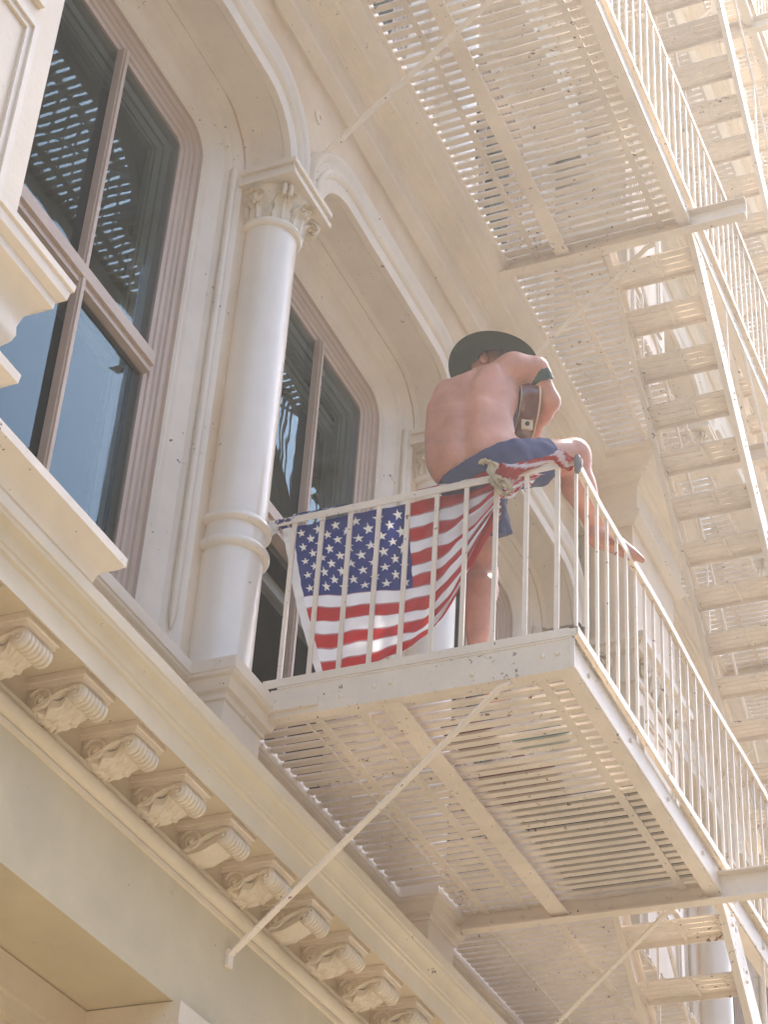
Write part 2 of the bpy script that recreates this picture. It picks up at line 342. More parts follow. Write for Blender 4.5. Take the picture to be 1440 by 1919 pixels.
def column_meshes():
    r = .1385
    sh = [(r+.012,4.25),(r+.010,4.28),(r+.004,4.30),(r+.004,4.90),(r+.022,4.905),(r+.030,4.915),(r+.030,4.93),(r+.022,4.945),(r+.004,4.952),(r+.002,5.035),(r+.018,5.04),(r+.027,5.05),(r+.027,5.068),(r+.018,5.08),(r,5.088),(r-.002,6.0),(r-.006,6.80),(r+.012,6.803),(r+.020,6.815),(r+.018,6.832),(r-.004,6.838)]
    shaft = MB().lathe([(a, z) for a, z in sh], (0,3.72,0), 48).mesh('shaft', M['column'], 40)
    c = MB()
    c.lathe([(r-.006,6.83),(r+.0,6.90),(r+.02,6.96),(r+.05,7.0),(r+.055,7.02)], (0,3.72,0), 40)
    rr = random.Random(3)
    # acanthus leaves: ridged, curling strips
    for k in range(8):
        a = 2*math.pi*k/8+R(22.5)*0
        rows = []
        for i in range(7):
            t = i/6; rad = r+.012+.035*t+.05*t**4; z = 6.835+.145*math.sin(t*1.45)*1.0-(.02*(t > .95))
            w = .058*(1-.45*t**2)+.008*math.sin(i*2.4)
            row = []
            for j in range(9):
                u = j/4-1; aa = a+u*w/r*.9; rj = rad+.010*math.cos(u*9)*(1-t*.4)-.014*u*u
                row.append((rj*math.cos(aa), 3.72+rj*math.sin(aa), z-.014*abs(u)*t))
            rows.append(row)
        c.grid(rows)
    for sx, sy in ((1,-1),(-1,-1),(1,1),(-1,1)):      # corner volutes
        d = Vector((sx, sy, 0)).normalized()
        for q in range(2):
            pts = []; 
            for i in range(16):
                t = i/15; ang = R(-60+520*t); rd = .042*(1-.75*t); cc = Vector((0,3.72,0))+d*(r+.055)+Vector((0,0,6.975))
                pts.append(cc+d*(rd*math.cos(ang))+Vector((0,0,rd*math.sin(ang)))+Vector((-d.y, d.x, 0))*(.016 if q else -.016))
            c.tube(pts, [.013*(1-.5*i/15) for i in range(16)], 6)
        p = d*(r+.02); c.tube([(p.x*.85, 3.72+p.y*.85, 6.86), (p.x, 3.72+p.y, 6.93), ((d*(r+.07)).x, 3.72+(d*(r+.07)).y, 7.015)], [.012,.014,.018], 6)
    for (dx, dy) in ((0,-1),(-1,0),(1,0)):            # rosettes
        c.blob((dx*(r+.035), 3.72+dy*(r+.035), 6.945), .030, .030, .030)
        c.blob((dx*(r+.062), 3.72+dy*(r+.062), 6.945), .013, .013, .013, 8, 5)
        for q in range(6):
            a = q*math.pi/3; t = Vector((-dy, dx, 0))*math.cos(a)*.026+Vector((0,0,math.sin(a)*.026))
            c.blob((dx*(r+.045)+t.x, 3.72+dy*(r+.045)+t.y, 6.945+t.z), .014, .014, .014, 6, 4)
    cap = c.mesh('capital', M['carve'], 50)
    ab = MB().box(-.215,.215,3.505,3.81,7.02,7.05).box(-.200,.200,3.520,3.81,7.05,7.095).box(-.216,.216,3.504,3.81,7.095,7.125).mesh('abacus', M['trim'])
    ped = MB().box(-.158,.158,3.582,3.9,3.69,4.24)
    pd = ped.mesh('pedestal', M['wall'])
    return shaft, cap, ab, pd
sh_me, cap_me, ab_me, ped_me = column_meshes()

def make_window(x, z, opened=False, parent=bld):
    w = put('window', frame_me, parent, (x,0,z))
    put('jamb', jamb_me, w); put('jamb_strip', strip_me[0], w); put('jamb_strip', strip_me[1], w); put('mullion', mull_me, w); put('meeting_rail', meet_me, w)
    put('sash', up_sash, w); put('pane', pane_u, w); put('sill', sillb, w)
    if not opened: put('sash', lo_sash, w); put('pane', pane_l, w)
    else: put('sash', lo_sash, w, (0,.03,1.25))
    return w
def make_column(x, z):
    c = put('column', sh_me, bld, (x,0,z)); put('capital', cap_me, c); put('abacus', ab_me, c)
    if z < 1: put('pedestal', ped_me, c)
for lev in range(4):
    for i, x in enumerate(bays):
        if lev > 1 and i < 1: continue
        make_window(x, H*lev, lev == 0 and i == 1)
        put('wall', bay_wall, bld, (x,0,H*lev)); put('arch_moulding', arch_me, bld, (x,0,H*lev))
    for x in colx: make_column(x, H*lev)
# a rosette bolt plate of the tie rods and brick back-up walls that close the rooms
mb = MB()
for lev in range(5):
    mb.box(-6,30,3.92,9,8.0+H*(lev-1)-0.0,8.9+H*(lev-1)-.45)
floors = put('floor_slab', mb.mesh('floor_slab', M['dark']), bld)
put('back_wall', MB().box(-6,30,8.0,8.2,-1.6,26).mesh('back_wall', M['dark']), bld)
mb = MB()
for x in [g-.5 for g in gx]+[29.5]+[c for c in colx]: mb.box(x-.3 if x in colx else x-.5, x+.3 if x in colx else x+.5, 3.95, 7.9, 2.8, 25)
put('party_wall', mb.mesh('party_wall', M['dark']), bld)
put('parapet', MB().box(-6,30,3.3,4.6,8.6+H*3,8.6+H*3+2.2).mesh('parapet', M['wall']), bld)
# piers with raised panels
def pier(x0, x1, lev):
    z0, z1 = 3.68+H*lev, 8.06+H*lev
    if lev: z0 += .55
    x0 += .02; x1 -= .02
    z1 += .12
    p = put('pier', MB().box(x0,x1,3.27,3.98,z0,z1).mesh('pier', M['wall']), bld)
    def panel(a, b, c, d):
        mb = MB(); w = .028
        for (i, dd) in ((0,.022),(1,.012)):
            a1, b1, c1, d1 = a+i*w, b-i*w, c+i*w, d-i*w
            y1 = 3.272; y0 = 3.27-dd
            mb.box(a1,a1+w,y0,y1,c1,d1); mb.box(b1-w,b1,y0,y1,c1,d1); mb.box(a1+w,b1-w,y0,y1,c1,c1+w); mb.box(a1+w,b1-w,y0,y1,d1-w,d1)
        return mb.mesh('panel_moulding', M['trim'])
    put('panel_moulding', panel(x0+.1, x1-.12, z0+.9, z0+1.74), p)
    put('panel_moulding', panel(x0+.1, x1-.12, z0+1.84, z0+3.0), p)
    # pedestal cap
    zc = z0+.72
    rows = [(.004,-.66),(.03,-.655),(.045,-.63),(.047,-.60),(.004,-.595),(.004,-.50),(.03,-.495),(.04,-.48),(.085,-.455),(.088,-.42),(.02,-.415),(.022,-.36),(.03,-.33),(.05,-.30),(.058,-.27),(.055,-.235),(.065,-.19),(.088,-.15),(.118,-.125),(.128,-.12),(.13,-.085),(.155,-.07),(.16,-.03),(.168,-.027),(.17,0),(-.1,.01)]
    o = sweep([(x0,3.9),(x0,3.27),(x1,3.27),(x1,3.9)], [(d, zc+z) for d, z in rows], 'pier_base_moulding', M['trim'], parent=p)
    # impost capital
    zc = z0+3.45
    sweep([(x0,3.9),(x0,3.27),(x1,3.27),(x1,3.9)], [(d, zc+z) for d, z in [(.003,-.32),(.02,-.31),(.025,-.29),(.003,-.28),(.003,-.1),(.04,-.09),(.06,-.05),(.09,-.045),(.095,0),(-.1,.01)]], 'pier_capital', M['trim'], parent=p)
    for (fx, s) in ((x0+.12, -1), (x1-.12, 1)):
        mb = MB()
        for q in (0,1):
            pts = [(fx+s*.06*math.cos(R(70+480*i/17))*(1-i/22), 3.25-.022*q, zc-.17+.06*math.sin(R(70+480*i/17))*(1-i/22)) for i in range(18)]
            mb.tube(pts, [.016*(1-.4*i/17) for i in range(18)], 6)
        put('pier_scroll', mb.mesh('pier_scroll', M['carve'], 50), p)
    for q in range(5):
        put('pier_leaf', MB().tube([(x0+.25+q*.12,3.255,zc-.27),(x0+.25+q*.12,3.24,zc-.2),(x0+.25+q*.12,3.235,zc-.12)],[.02,.03,.02],6).mesh('pier_leaf', M['carve'], 50), p)
    # side scroll console on the face looking left
    pts = [(x0-.035, 3.5+.085*math.cos(R(90+540*i/23))*(1-i/28), zc-.17+.085*math.sin(R(90+540*i/23))*(1-i/28)) for i in range(24)]
    put('pier_scroll', MB().tube(pts, [.02*(1-.4*i/23) for i in range(24)], 6).mesh('pier_scroll', M['carve'], 50), p)
for lev in range(4):
    for g in gx: pier(g-1.0, g, lev) if g > 5 or lev == 0 else None
if True:
    # little moulded stops beside the left pier
    m1 = MB().box(3.8,4.66,3.70,3.95,4.72,4.80).box(3.8,4.63,3.72,3.95,4.66,4.72).mesh('pier_return_moulding', M['trim'])

put('tie_plate', MB().tube([(6.415,3.616,7.80),(6.415,3.605,7.80),(6.415,3.602,7.80)],[.036,.036,.028],18).tube([(6.415,3.602,7.80),(6.415,3.590,7.80)],[.013,.011],8).mesh('tie_plate', M['metal'], 40), bld)
# ground floor: deep soffit, lintel, pilasters
put('lintel', MB().box(-6,30,4.02,4.2,1.9,2.785).mesh('lintel', M['low_cream']), bld)
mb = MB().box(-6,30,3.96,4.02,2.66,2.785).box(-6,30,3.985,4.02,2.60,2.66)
put('lintel_moulding', mb.mesh('lintel_moulding', M['low_cream']), bld)
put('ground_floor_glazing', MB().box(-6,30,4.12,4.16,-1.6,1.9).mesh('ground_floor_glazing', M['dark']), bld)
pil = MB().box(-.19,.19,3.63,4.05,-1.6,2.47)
pil_me = pil.mesh('pilaster', M['low_cream'])
pcap = MB().box(-.235,.235,3.565,4.01,2.70,2.786).box(-.215,.215,3.59,4.01,2.665,2.70).box(-.20,.20,3.61,4.01,2.45,2.665)
for q in range(4): pcap.tube([(-.15+q*.1,3.605,2.48),(-.15+q*.1,3.585,2.56),(-.15+q*.1,3.58,2.64)],[.02,.032,.02],6)
for q in range(3): pcap.tube([(-.205,3.68+q*.1,2.48),(-.215,3.68+q*.1,2.56),(-.218,3.68+q*.1,2.64)],[.02,.032,.02],6)
pcap_me = pcap.mesh('capital', M['carve'])
for x in colx+[g-.5 for g in gx]+[1.7]:
    p = put('pilaster', pil_me, bld, (x,0,0)); put('capital', pcap_me, p)

# carved modillion brackets under the corona
def modillion(plain):
    mb = MB(); hw = .075
    cap = MB().box(-.10,.10,3.385,3.62,3.448,3.474).box(-.092,.092,3.395,3.62,3.432,3.448).mesh('bracket_cap', M['trim'])
    # S shaped body: side outline in (y,z), extruded in x
    top = 3.433; n = 16; prof = []
    for i in range(n+1):
        t = i/n; y = 3.62-.21*t
        z = 3.345+.062*(.5-.5*math.cos(math.pi*min(1,t*1.25)))
        prof.append((y, z))
    for s in (-1, 1):
        mb.grid([[(s*hw,y,z) for y,z in prof],[(s*hw,y,top) for y,z in prof]], flip=s > 0)
    mb.grid([[(-hw,y,z) for y,z in prof],[(hw,y,z) for y,z in prof]], flip=True)
    mb.grid([[(-hw,prof[-1][0],prof[-1][1]),(hw,prof[-1][0],prof[-1][1])],[(-hw,prof[-1][0],top),(hw,prof[-1][0],top)]], flip=True)
    # front roll with beads
    for k in range(7):
        x0 = -hw-.004+k*(2*hw+.008)/7; w = (2*hw+.008)/7
        mb.tube([(x0,3.425,3.395),(x0+w*.25,3.425,3.395),(x0+w*.75,3.425,3.395),(x0+w,3.425,3.395)], [.030,.037,.037,.030], 14)
    # volutes on both sides
    for s in (-1, 1):
        for (cy, cz, rad, turns) in ((3.560,3.388,.048,560),(3.427,3.395,.030,420)):
            pts = [(s*(hw+.004), cy+rad*(1-i/26)*math.cos(R(20+turns*i/23)), cz+rad*(1-i/26)*math.sin(R(20+turns*i/23))) for i in range(24)]
            mb.tube(pts, [.0075*(1-.3*i/23) for i in range(24)], 6)
            mb.blob((s*(hw+.004), cy, cz), .009, rad*.3, rad*.3, 10, 6)
        mb.tube([(s*(hw+.002),y,z+.006) for y, z in prof], .0085, 6)
    body = mb.mesh('bracket', M['carve'], 50)
    lf = MB(); rows = []
    if plain:
        for i in range(11):
            t = i/10; y = 3.60-.15*t; row = []
            for j in range(9):
                u = j/4-1; row.append((u*.062, y, 3.36+.046*t-.020-.012*math.sin(math.pi*t)-.012*(1-u*u)))
            rows.append(row)
    else:
        for i in range(37):
            t = i/36; y = 3.605-.165*t; row = []
            for j in range(33):
                u = j/16-1
                lob = .014*(1-abs(math.sin(t*8.5+2.2*abs(u))))**1.5*(-1)*(.35+abs(u))+.013*abs(math.cos(u*7.8))**.6*(1-.3*t)+.005*math.sin(u*23+t*9)*t
                row.append((u*(.066+.01*math.sin(t*15)), y+.008*math.sin(u*8+t*5), 3.362+.046*t-.020-.014*math.sin(math.pi*t)**.7-lob*.75-.008*(1-u*u)))
            rows.append(row)
    lf.grid(rows); lf.grid([[ (p[0],p[1],p[2]) for p in rows[-1]],[(p[0]*.9,p[1]-.002,p[2]+.03) for p in rows[-1]]])
    for s in (0,-1): lf.grid([[r[s] for r in rows],[(r[s][0]*.95,r[s][1],r[s][2]+.03) for r in rows]])
    leaf = lf.mesh('leaf', M['carve'], 60)
    return cap, body, leaf
MC, MBd, ML = modillion(False); _, _, MP = modillion(True)
for i in range(-3, 22):
    x = 4.575+.365*i
    b = put('bracket', MBd, bld, (x,0,0)); put('bracket_cap', MC, b); put('leaf', MP if i in (4, 6) else ML, b)

# ------------------------------------------------------------------ fire escapes
FX0, FX1, FY0, FY1 = 6.41, 8.56, 2.19, 3.45
PITCH = .0655
def bolt(mb, p, ax, r=.011, h=.012):
    p = Vector(p); ax = Vector(ax); mb.tube([p, p+ax*h*.7, p+ax*h], [r, r*.9, r*.4], 7)
def platform(z, label, reach=13.9, x_first=FX0):
    """z: height of the platform floor frame reference (bottom rail line)"""
    root = empty('fire_escape_platform', (0,0,z), label=label, category='fire escape', group='fire escape platforms bolted to the building front')
    me = platform.me
    F0 = x_first
    n = int((FX1-.06-F0)/PITCH)
    for i in range(n+1):
        xs_ = FX1-.03-i*PITCH; nr = z < 5 and min(abs(xs_-c) for c in colx) < .25
        put('slat', me['slat'][i % 3] if z > 5 else me['slat_near'][0] if nr else me['slat_long'][i % 2], root, (xs_, 0, random.uniform(-.002,.002)))
    x = FX1+.06; i = 0
    while x < reach-.25:
        nm = 'slat_short_long' if z < 5 and min(abs(x-c) for c in colx) > .25 else 'slat_short'
        put('slat', me[nm][i % 2], root, (x, 0, random.uniform(-.002,.002))); x += PITCH; i += 1
    x_end = 19 if z > 5 else 14.5
    while x < x_end:
        put('slat', me['slat'][i % 3], root, (x, 0, random.uniform(-.002,.002))); x += PITCH; i += 1
    reach = x_end-1.0
    xe = reach+1.0
    # end beam near the camera
    mb = MB().box(F0-.012,F0-.004,FY0,3.53,-.165,-.028).box(F0-.004,F0+.04,FY0+.02,3.50,-.165,-.157).box(F0-.016,F0+.03,FY0+.01,3.50,-.028,-.020)
    for yy in (2.26,2.32,2.62,2.98,3.05,3.2): bolt(mb, (F0-.012,yy,-.105+.015*math.sin(yy*9)), (-1,0,0))
    mb.box(F0-.03,F0-.012,3.30,3.53,-.140,-.100)
    put('end_beam', mb.mesh('end_beam', M['metal']), root)
    # outer long beam
    mb = MB().box(F0-.02,xe,FY0+.012,FY0+.020,-.160,-.03).box(F0,xe,FY0+.020,FY0+.075,-.160,-.152).box(F0,xe,FY0+.020,FY0+.06,-.066,-.058).box(F0-.01,xe,FY0+.004,FY0+.012,-.150,-.115)
    for k in range(12): bolt(mb, (F0+.2+k*.55,FY0+.012,-.08), (0,-1,0))
    put('outer_beam', mb.mesh('outer_beam', M['metal']), root)
    # cross beams that reach out past the rail
    for xb, y0 in ((FX1,1.86),(10.9,2.0),(13.62,1.9),(reach+.9,1.9)):
        mb = MB().box(xb,xb+.009,y0,3.52,-.195,-.05).box(xb-.055,xb,y0,3.50,-.195,-.187).box(xb-.045,xb,y0,3.50,-.058,-.05)
        for yy in (2.3,2.45,2.75,2.95,3.2,3.35): bolt(mb, (xb,yy,-.14), (-1,0,0), .013)
        put('cross_beam', mb.mesh('cross_beam', M['metal']), root)
    # bearers under the slats
    mb = MB().box(F0+.01,FX1,2.945,3.035,-.170,-.162).box(F0+.01,FX1,3.027,3.035,-.162,-.10)
    for k in range(9): bolt(mb, (F0+.15+k*.25,2.97,-.170), (0,0,-1), .008, .007)
    put('bearer', mb.mesh('bearer', M['metal']), root)
    for (y0, y1, xa, xb) in ((2.36,2.40,F0,FX1),(3.155,3.19,F0,FX1),(3.36,3.395,F0,FX1),(3.43,3.44,F0,xe),(2.78,2.80,FX1,13.6),(2.36,2.40,13.65,xe),(3.06,3.09,FX1,xe)):
        mb = MB().box(xa+.01,xb-.005,y0,y1,-.108,-.100)
        k = 0; xx = xa+.1
        while xx < xb-.1: bolt(mb, (xx,(y0+y1)/2,-.108), (0,0,-1), .007, .005); xx += .25
        put('bearer', mb.mesh('bearer', M['slat']), root)
    # railing
    zb, zt = .0, .86
    mb = MB().box(F0-.018,F0-.012,FY0-.01,3.57,-.018,.022).box(F0-.012,F0+.02,FY0-.01,3.57,.016,.022)
    put('bottom_rail', mb.mesh('bottom_rail', M['metal']), root)
    mb = MB().box(F0-.018,xe,FY0-.018,FY0-.012,-.014,.022).box(F0-.018,xe,FY0-.012,FY0+.02,.016,.022)
    put('bottom_rail', mb.mesh('bottom_rail', M['metal']), root)
    mb = MB().box(F0-.018,F0-.012,FY0-.01,3.62,zt-.03,zt+.006).box(F0-.012,F0+.022,FY0-.01,3.62,zt,zt+.006)
    put('hand_rail', mb.mesh('hand_rail', M['metal']), root)
    mb = MB()
    N = 24
    for k in range(N):
        x0 = F0+(xe-F0)*k/N; x1 = F0+(xe-F0)*(k+1)/N; s0 = .006*math.sin(k*1.3); s1 = .006*math.sin((k+1)*1.3)
        mb.bar((x0,FY0-.012+s0,zt-.012),(x1,FY0-.012+s1,zt-.012), .008, .036); mb.bar((x0,FY0+.005+s0,zt+.003),(x1,FY0+.005+s1,zt+.003), .036, .006)
    put('hand_rail', mb.mesh('hand_rail', M['metal']), root)
    for k in range(10):
        put('baluster', me['bal'], root, (F0-.006, 3.50-.137*k, 0))
    x = F0+.0
    while x < xe:
        put('baluster', me['bal2'], root, (x, FY0-.003, 0)); x += .1365
    # diagonal stays
    for xs, yo in ((FX0-.01, 2.50), (FX1+.03, 2.48), (13.6, 2.5)):
        put('diagonal_brace', MB().bar((xs,yo,-.20),(xs,3.60,-1.21),.008,.034,(1,0,0)).bar((xs,yo,-.20),(xs,yo-.05,-.19),.01,.03,(1,0,0)).box(xs-.02,xs+.02,3.585,3.60,-1.25,-1.18).mesh('diagonal_brace', M['metal']), root)
    return root
def slat_mesh(y0, y1, w=.042, bend=0):
    w = .0385
    m = MB(); N = 6; rows = []
    for i in range(N+1):
        y = y0+(y1-y0)*i/N; b = bend*math.sin(math.pi*i/N)
        rows.append([(-w/2+b,y,-.098),(w/2+b,y,-.098),(w/2+b,y,-.086),(-w/2+b,y,-.086),(-w/2+b,y,-.098)])
    m.grid(rows); m.f.append((0,1,2,3)); L = len(m.v)-5; m.f.append((L+3,L+2,L+1,L))
    return m.mesh('slat', M['slat'])
platform.me = dict(slat_near=[slat_mesh(FY0+.03,3.492,.042,.001)], slat_long=[slat_mesh(FY0+.03,3.69+e,.042,b) for b, e in ((0,0),(.003,.006))], slat_short_long=[slat_mesh(2.775,3.69,.042,b) for b in (0,.002)],
                   slat=[slat_mesh(FY0+.03,3.425,b=0) if False else slat_mesh(FY0+.03,3.425+e,.042,b) for b, e in ((0,0),(.003,.008),(-.002,-.006))],
                   slat_short=[slat_mesh(2.775,3.46,.042,b) for b in (0,.002)],
                   bal=MB().box(-.006,.006,-.010,.010,.0,.85).mesh('baluster', M['metal']),
                   bal2=MB().box(-.008,.008,-.006,.006,.0,.84).mesh('baluster', M['metal']))
def stair(z, label, x0=8.66, n=22):
    root = empty('fire_escape_stair', (0,0,z), label=label, category='stairs', group='flights of the fire escape')
    go, ri = .2245, H/n
    d = Vector((go,0,-ri)).normalized(); up = Vector((d.z*-1,0,d.x)) if False else Vector((ri,0,go)).normalized()
    a = Vector((x0-.02,0,-.06)); b = a+Vector((go*n,0,-ri*n))
    for y in (2.205, 2.745):
        mb = MB().obox((a+b)/2+Vector((0,y,0))+up*-.04, (b-a)/2, Vector((0,.004,0)), up*.085)
        s = -1 if y > 2.5 else 1
        for e in (-.125, .042): mb.obox((a+b)/2+Vector((0,y-s*.016*(-1),0))+up*e, (b-a)/2, Vector((0,.016,0)), up*.003)
        for k in range(n):
            p = a+Vector((go*(k+.6),0,-ri*(k+.6)))+up*-.03
            for q in (-.02,.03): bolt(mb, (p.x, y-.005, p.z+q), (0,-1,0), .009, .008)
        put('stringer', mb.mesh('stringer', M['metal']), root)
    for k in range(1, n):
        put('tread', stair.tread, root, (x0+go*(k-.5), 0, -ri*k))
    for y in (2.205,):
        mb = MB().tube([(a.x+.25,y,a.z+.70),(b.x,y,b.z+.86)], .011, 6)
        put('hand_rail', mb.mesh('hand_rail', M['metal'], 60), root)
    mb = MB().tube([(a.x+.25,2.745,a.z+.72),(b.x,2.745,b.z+.86)], .011, 6)
    put('hand_rail', mb.mesh('hand_rail', M['metal'], 60), root)
    for k in range(3, n, 6):
        for y in (2.205, 2.745):
            x = x0+go*k; zz = -ri*k
            put('rail_post', MB().bar((x,y,zz-.1),(x+.02,y,zz+.74),.014,.014,(0,1,0)).mesh('rail_post', M['metal']), root)
    return root
tm = MB()
for k in range(4): tm.box(-.105+k*.054,-.105+k*.054+.043,2.209,2.741,-.010,.0)
tm.box(-.105,.107,2.211,2.223,-.035,-.010).box(-.105,.107,2.727,2.739,-.035,-.010).box(.100,.106,2.209,2.741,-.04,-.010)
tm.box(-.105,.107,2.45,2.47,-.02,-.010)
stair.tread = tm.mesh('tread', M['slat'])

platform(4.32, 'lower slatted iron balcony whose railing carries the flag and the seated man')
platform(4.32+H, 'slatted iron balcony directly above the man, seen from underneath', x_first=4.4)
platform(4.32+2*H, 'third slatted iron balcony, in the pale upper right corner', x_first=6.4)
platform(4.32+3*H, 'topmost slatted iron balcony, high above the upper right flights')
stair(4.32, 'iron stair going down from the lower balcony at the bottom right')
stair(4.32+H, 'iron stair down from the balcony above the man, right of his foot')
stair(4.32+2*H, 'iron stair descending along the upper right edge of the view')
stair(4.32+3*H, 'highest iron stair, under the topmost balcony')

# ------------------------------------------------------------------ signed distance modelling for the figure
class SDF:
    def __init__(s, lo, hi, h):
        s.lo = np.array(lo, np.float32); s.h = h
        s.n = [int((b-a)/h)+1 for a, b in zip(lo, hi)]
        s.F = np.full(s.n, 1., np.float32)
        s.ax = [s.lo[i]+h*np.arange(s.n[i], dtype=np.float32) for i in range(3)]
    def _box(s, lo, hi, m):
        sl = []; 
        for i in range(3):
            a = max(0, int((lo[i]-m-s.lo[i])/s.h)); b = min(s.n[i], int((hi[i]+m-s.lo[i])/s.h)+2); sl.append(slice(a, b))
        X, Y, Z = np.meshgrid(s.ax[0][sl[0]], s.ax[1][sl[1]], s.ax[2][sl[2]], indexing='ij'); return tuple(sl), X, Y, Z
    def cone(s, a, b, ra, rb, k=.03, sub=False):
        a = np.array(a, np.float32); b = np.array(b, np.float32); R_ = max(ra, rb)
        sl, X, Y, Z = s._box(np.minimum(a,b)-R_, np.maximum(a,b)+R_, k+.03)
        d = b-a; L = float(d@d)+1e-9
        t = np.clip(((X-a[0])*d[0]+(Y-a[1])*d[1]+(Z-a[2])*d[2])/L, 0, 1)
        D = np.sqrt((X-a[0]-t*d[0])**2+(Y-a[1]-t*d[1])**2+(Z-a[2]-t*d[2])**2)-(ra+(rb-ra)*t)
        F = s.F[sl]
        if sub:
            D = -D; h = np.maximum(k-np.abs(F-D), 0)/k; s.F[sl] = np.maximum(F, D)+h*h*k/4
        else:
            h = np.maximum(k-np.abs(F-D), 0)/k; s.F[sl] = np.minimum(F, D)-h*h*k/4
    def ell(s, c, r, k=.03, rot=None, sub=False):
        c = np.array(c, np.float32); m = max(r)
        sl, X, Y, Z = s._box(c-m, c+m, k+.03)
        P_ = np.stack([X-c[0], Y-c[1], Z-c[2]], -1)
        if rot is not None: P_ = P_@np.array(rot, np.float32)
        q = P_/np.array(r, np.float32); k0 = np.sqrt((q**2).sum(-1)); k1 = np.sqrt(((P_/np.array(r, np.float32)**2)**2).sum(-1))+1e-6
        D = k0*(k0-1)/k1; F = s.F[sl]
        if sub:
            D = -D; h = np.maximum(k-np.abs(F-D), 0)/k; s.F[sl] = np.maximum(F, D)+h*h*k/4
        else:
            h = np.maximum(k-np.abs(F-D), 0)/k; s.F[sl] = np.minimum(F, D)-h*h*k/4
    def cut(s, p, n, k=.004):
        n = np.array(n, np.float32); n /= np.linalg.norm(n)
        X, Y, Z = np.meshgrid(*s.ax, indexing='ij', sparse=True)
        D = (X-p[0])*n[0]+(Y-p[1])*n[1]+(Z-p[2])*n[2]; s.F = np.maximum(s.F, D)
    def noise(s, amp, fs):
        X, Y, Z = np.meshgrid(*s.ax, indexing='ij', sparse=True)
        for (fx, fy, fz, ph, a) in fs: s.F = s.F+amp*a*np.sin(fx*X+fy*Y+fz*Z+ph)
    def mesh(s, name, mat):
        F = s.F; I = F < 0
        c = np.zeros([n-1 for n in s.n], np.int8)
        for dx in (0,1):
            for dy in (0,1):
                for dz in (0,1): c += I[dx:s.n[0]-1+dx, dy:s.n[1]-1+dy, dz:s.n[2]-1+dz]
        idx = np.argwhere((c > 0) & (c < 8)); ids = np.full(c.shape, -1, np.int64); ids[tuple(idx.T)] = np.arange(len(idx))
        acc = np.zeros((len(idx),3)); cnt = np.zeros(len(idx)); cor = [(x,y,z) for x in (0,1) for y in (0,1) for z in (0,1)]
        V = {q: F[idx[:,0]+q[0], idx[:,1]+q[1], idx[:,2]+q[2]] for q in cor}
        for q in cor:
            for ax in range(3):
                if q[ax]: continue
                p = list(q); p[ax] = 1; p = tuple(p); a, b = V[q], V[p]; m = (a < 0) != (b < 0)
                t = np.where(m, a/np.where(m, a-b, 1), 0); pt = np.tile(np.array(q, float), (len(idx),1)); pt[:,ax] += t
                acc[m] += pt[m]; cnt[m] += 1
        vs = (idx+acc/cnt[:,None])*s.h+s.lo; faces = []
        for ax in range(3):
            sa = [slice(None)]*3; sb = [slice(None)]*3; sa[ax] = slice(0,-1); sb[ax] = slice(1,None)
            A = I[tuple(sa)]; B = I[tuple(sb)]; e = np.argwhere(A != B); o1, o2 = (ax+1) % 3, (ax+2) % 3
            e = e[(e[:,o1] > 0) & (e[:,o2] > 0) & (e[:,o1] < s.n[o1]-1) & (e[:,o2] < s.n[o2]-1)]
            inside = A[tuple(e.T)]
            q = []
            for d1, d2 in ((-1,-1),(0,-1),(0,0),(-1,0)):
                g = e.copy(); g[:,o1] += d1; g[:,o2] += d2; q.append(ids[tuple(g.T)])
            q = np.stack(q, 1); q[~inside] = q[~inside][:,::-1]; faces.append(q)
        f = np.concatenate(faces); f = f[(f >= 0).all(1)]
        me = bpy.data.meshes.new(name); me.vertices.add(len(vs)); me.vertices.foreach_set('co', vs.astype(np.float32).ravel())
        me.loops.add(f.size); me.loops.foreach_set('vertex_index', f.ravel().astype(np.int32)); me.polygons.add(len(f))
        me.polygons.foreach_set('loop_start', np.arange(0, f.size, 4, dtype=np.int32)); me.update(); me.validate(); me.shade_smooth(); me.materials.append(mat)
        return me

# ------------------------------------------------------------------ the seated man
B = SDF((6.28,2.05,4.28), (7.32,3.08,6.26), .0065)
def torso(S_, g=0):
    S_.ell((6.46,2.74,5.32), (.125+g,.115+g,.125+g), .05); S_.ell((6.47,2.60,5.33), (.12+g,.115+g,.12+g), .05)
torso(B)
B.cone((6.45,2.775,5.38),(6.45,2.785,5.62),.118,.115,.06); B.cone((6.455,2.615,5.38),(6.46,2.635,5.64),.110,.112,.06)
B.ell((6.47,2.70,5.50), (.115,.185,.16), .06)
B.ell((6.50,2.745,5.70), (.12,.155,.15), .06); B.ell((6.50,2.625,5.71), (.115,.13,.15), .06)
B.ell((6.545,2.635,5.815), (.10,.13,.085), .06)
B.ell((6.55,2.77,5.765), (.095,.12,.085), .06)
B.ell((6.58,2.845,5.745), (.07,.07,.075), .05)
B.ell((6.515,2.525,5.855), (.078,.08,.075), .05)
for (yy, zz, a) in ((2.80,5.71,-.3),(2.60,5.74,.3)):       # shoulder blades
    c_, s_ = math.cos(a), math.sin(a); B.ell((6.415,yy,zz), (.030,.052,.085), .035, rot=((1,0,0),(0,c_,-s_),(0,s_,c_)))
for q in range(9):                                        # spine furrow
    z = 5.30+q*.062; y0 = 2.672+.012*math.sin(q*.5); x0 = 6.325-.005*q+(.035*max(0,q-5)); 
    B.cone((x0-.002,y0,z),(x0-.004+(.03 if q > 5 else 0),y0+.003,z+.062),.012,.012,.03, sub=True)
for yy in (2.735,2.610):                                 # muscle columns beside the spine
    B.cone((6.375,yy,5.32),(6.365,yy-.004,5.55),.030,.030,.04)
B.cone((6.57,2.65,5.87),(6.70,2.705,6.0),.062,.050,.04)   # neck
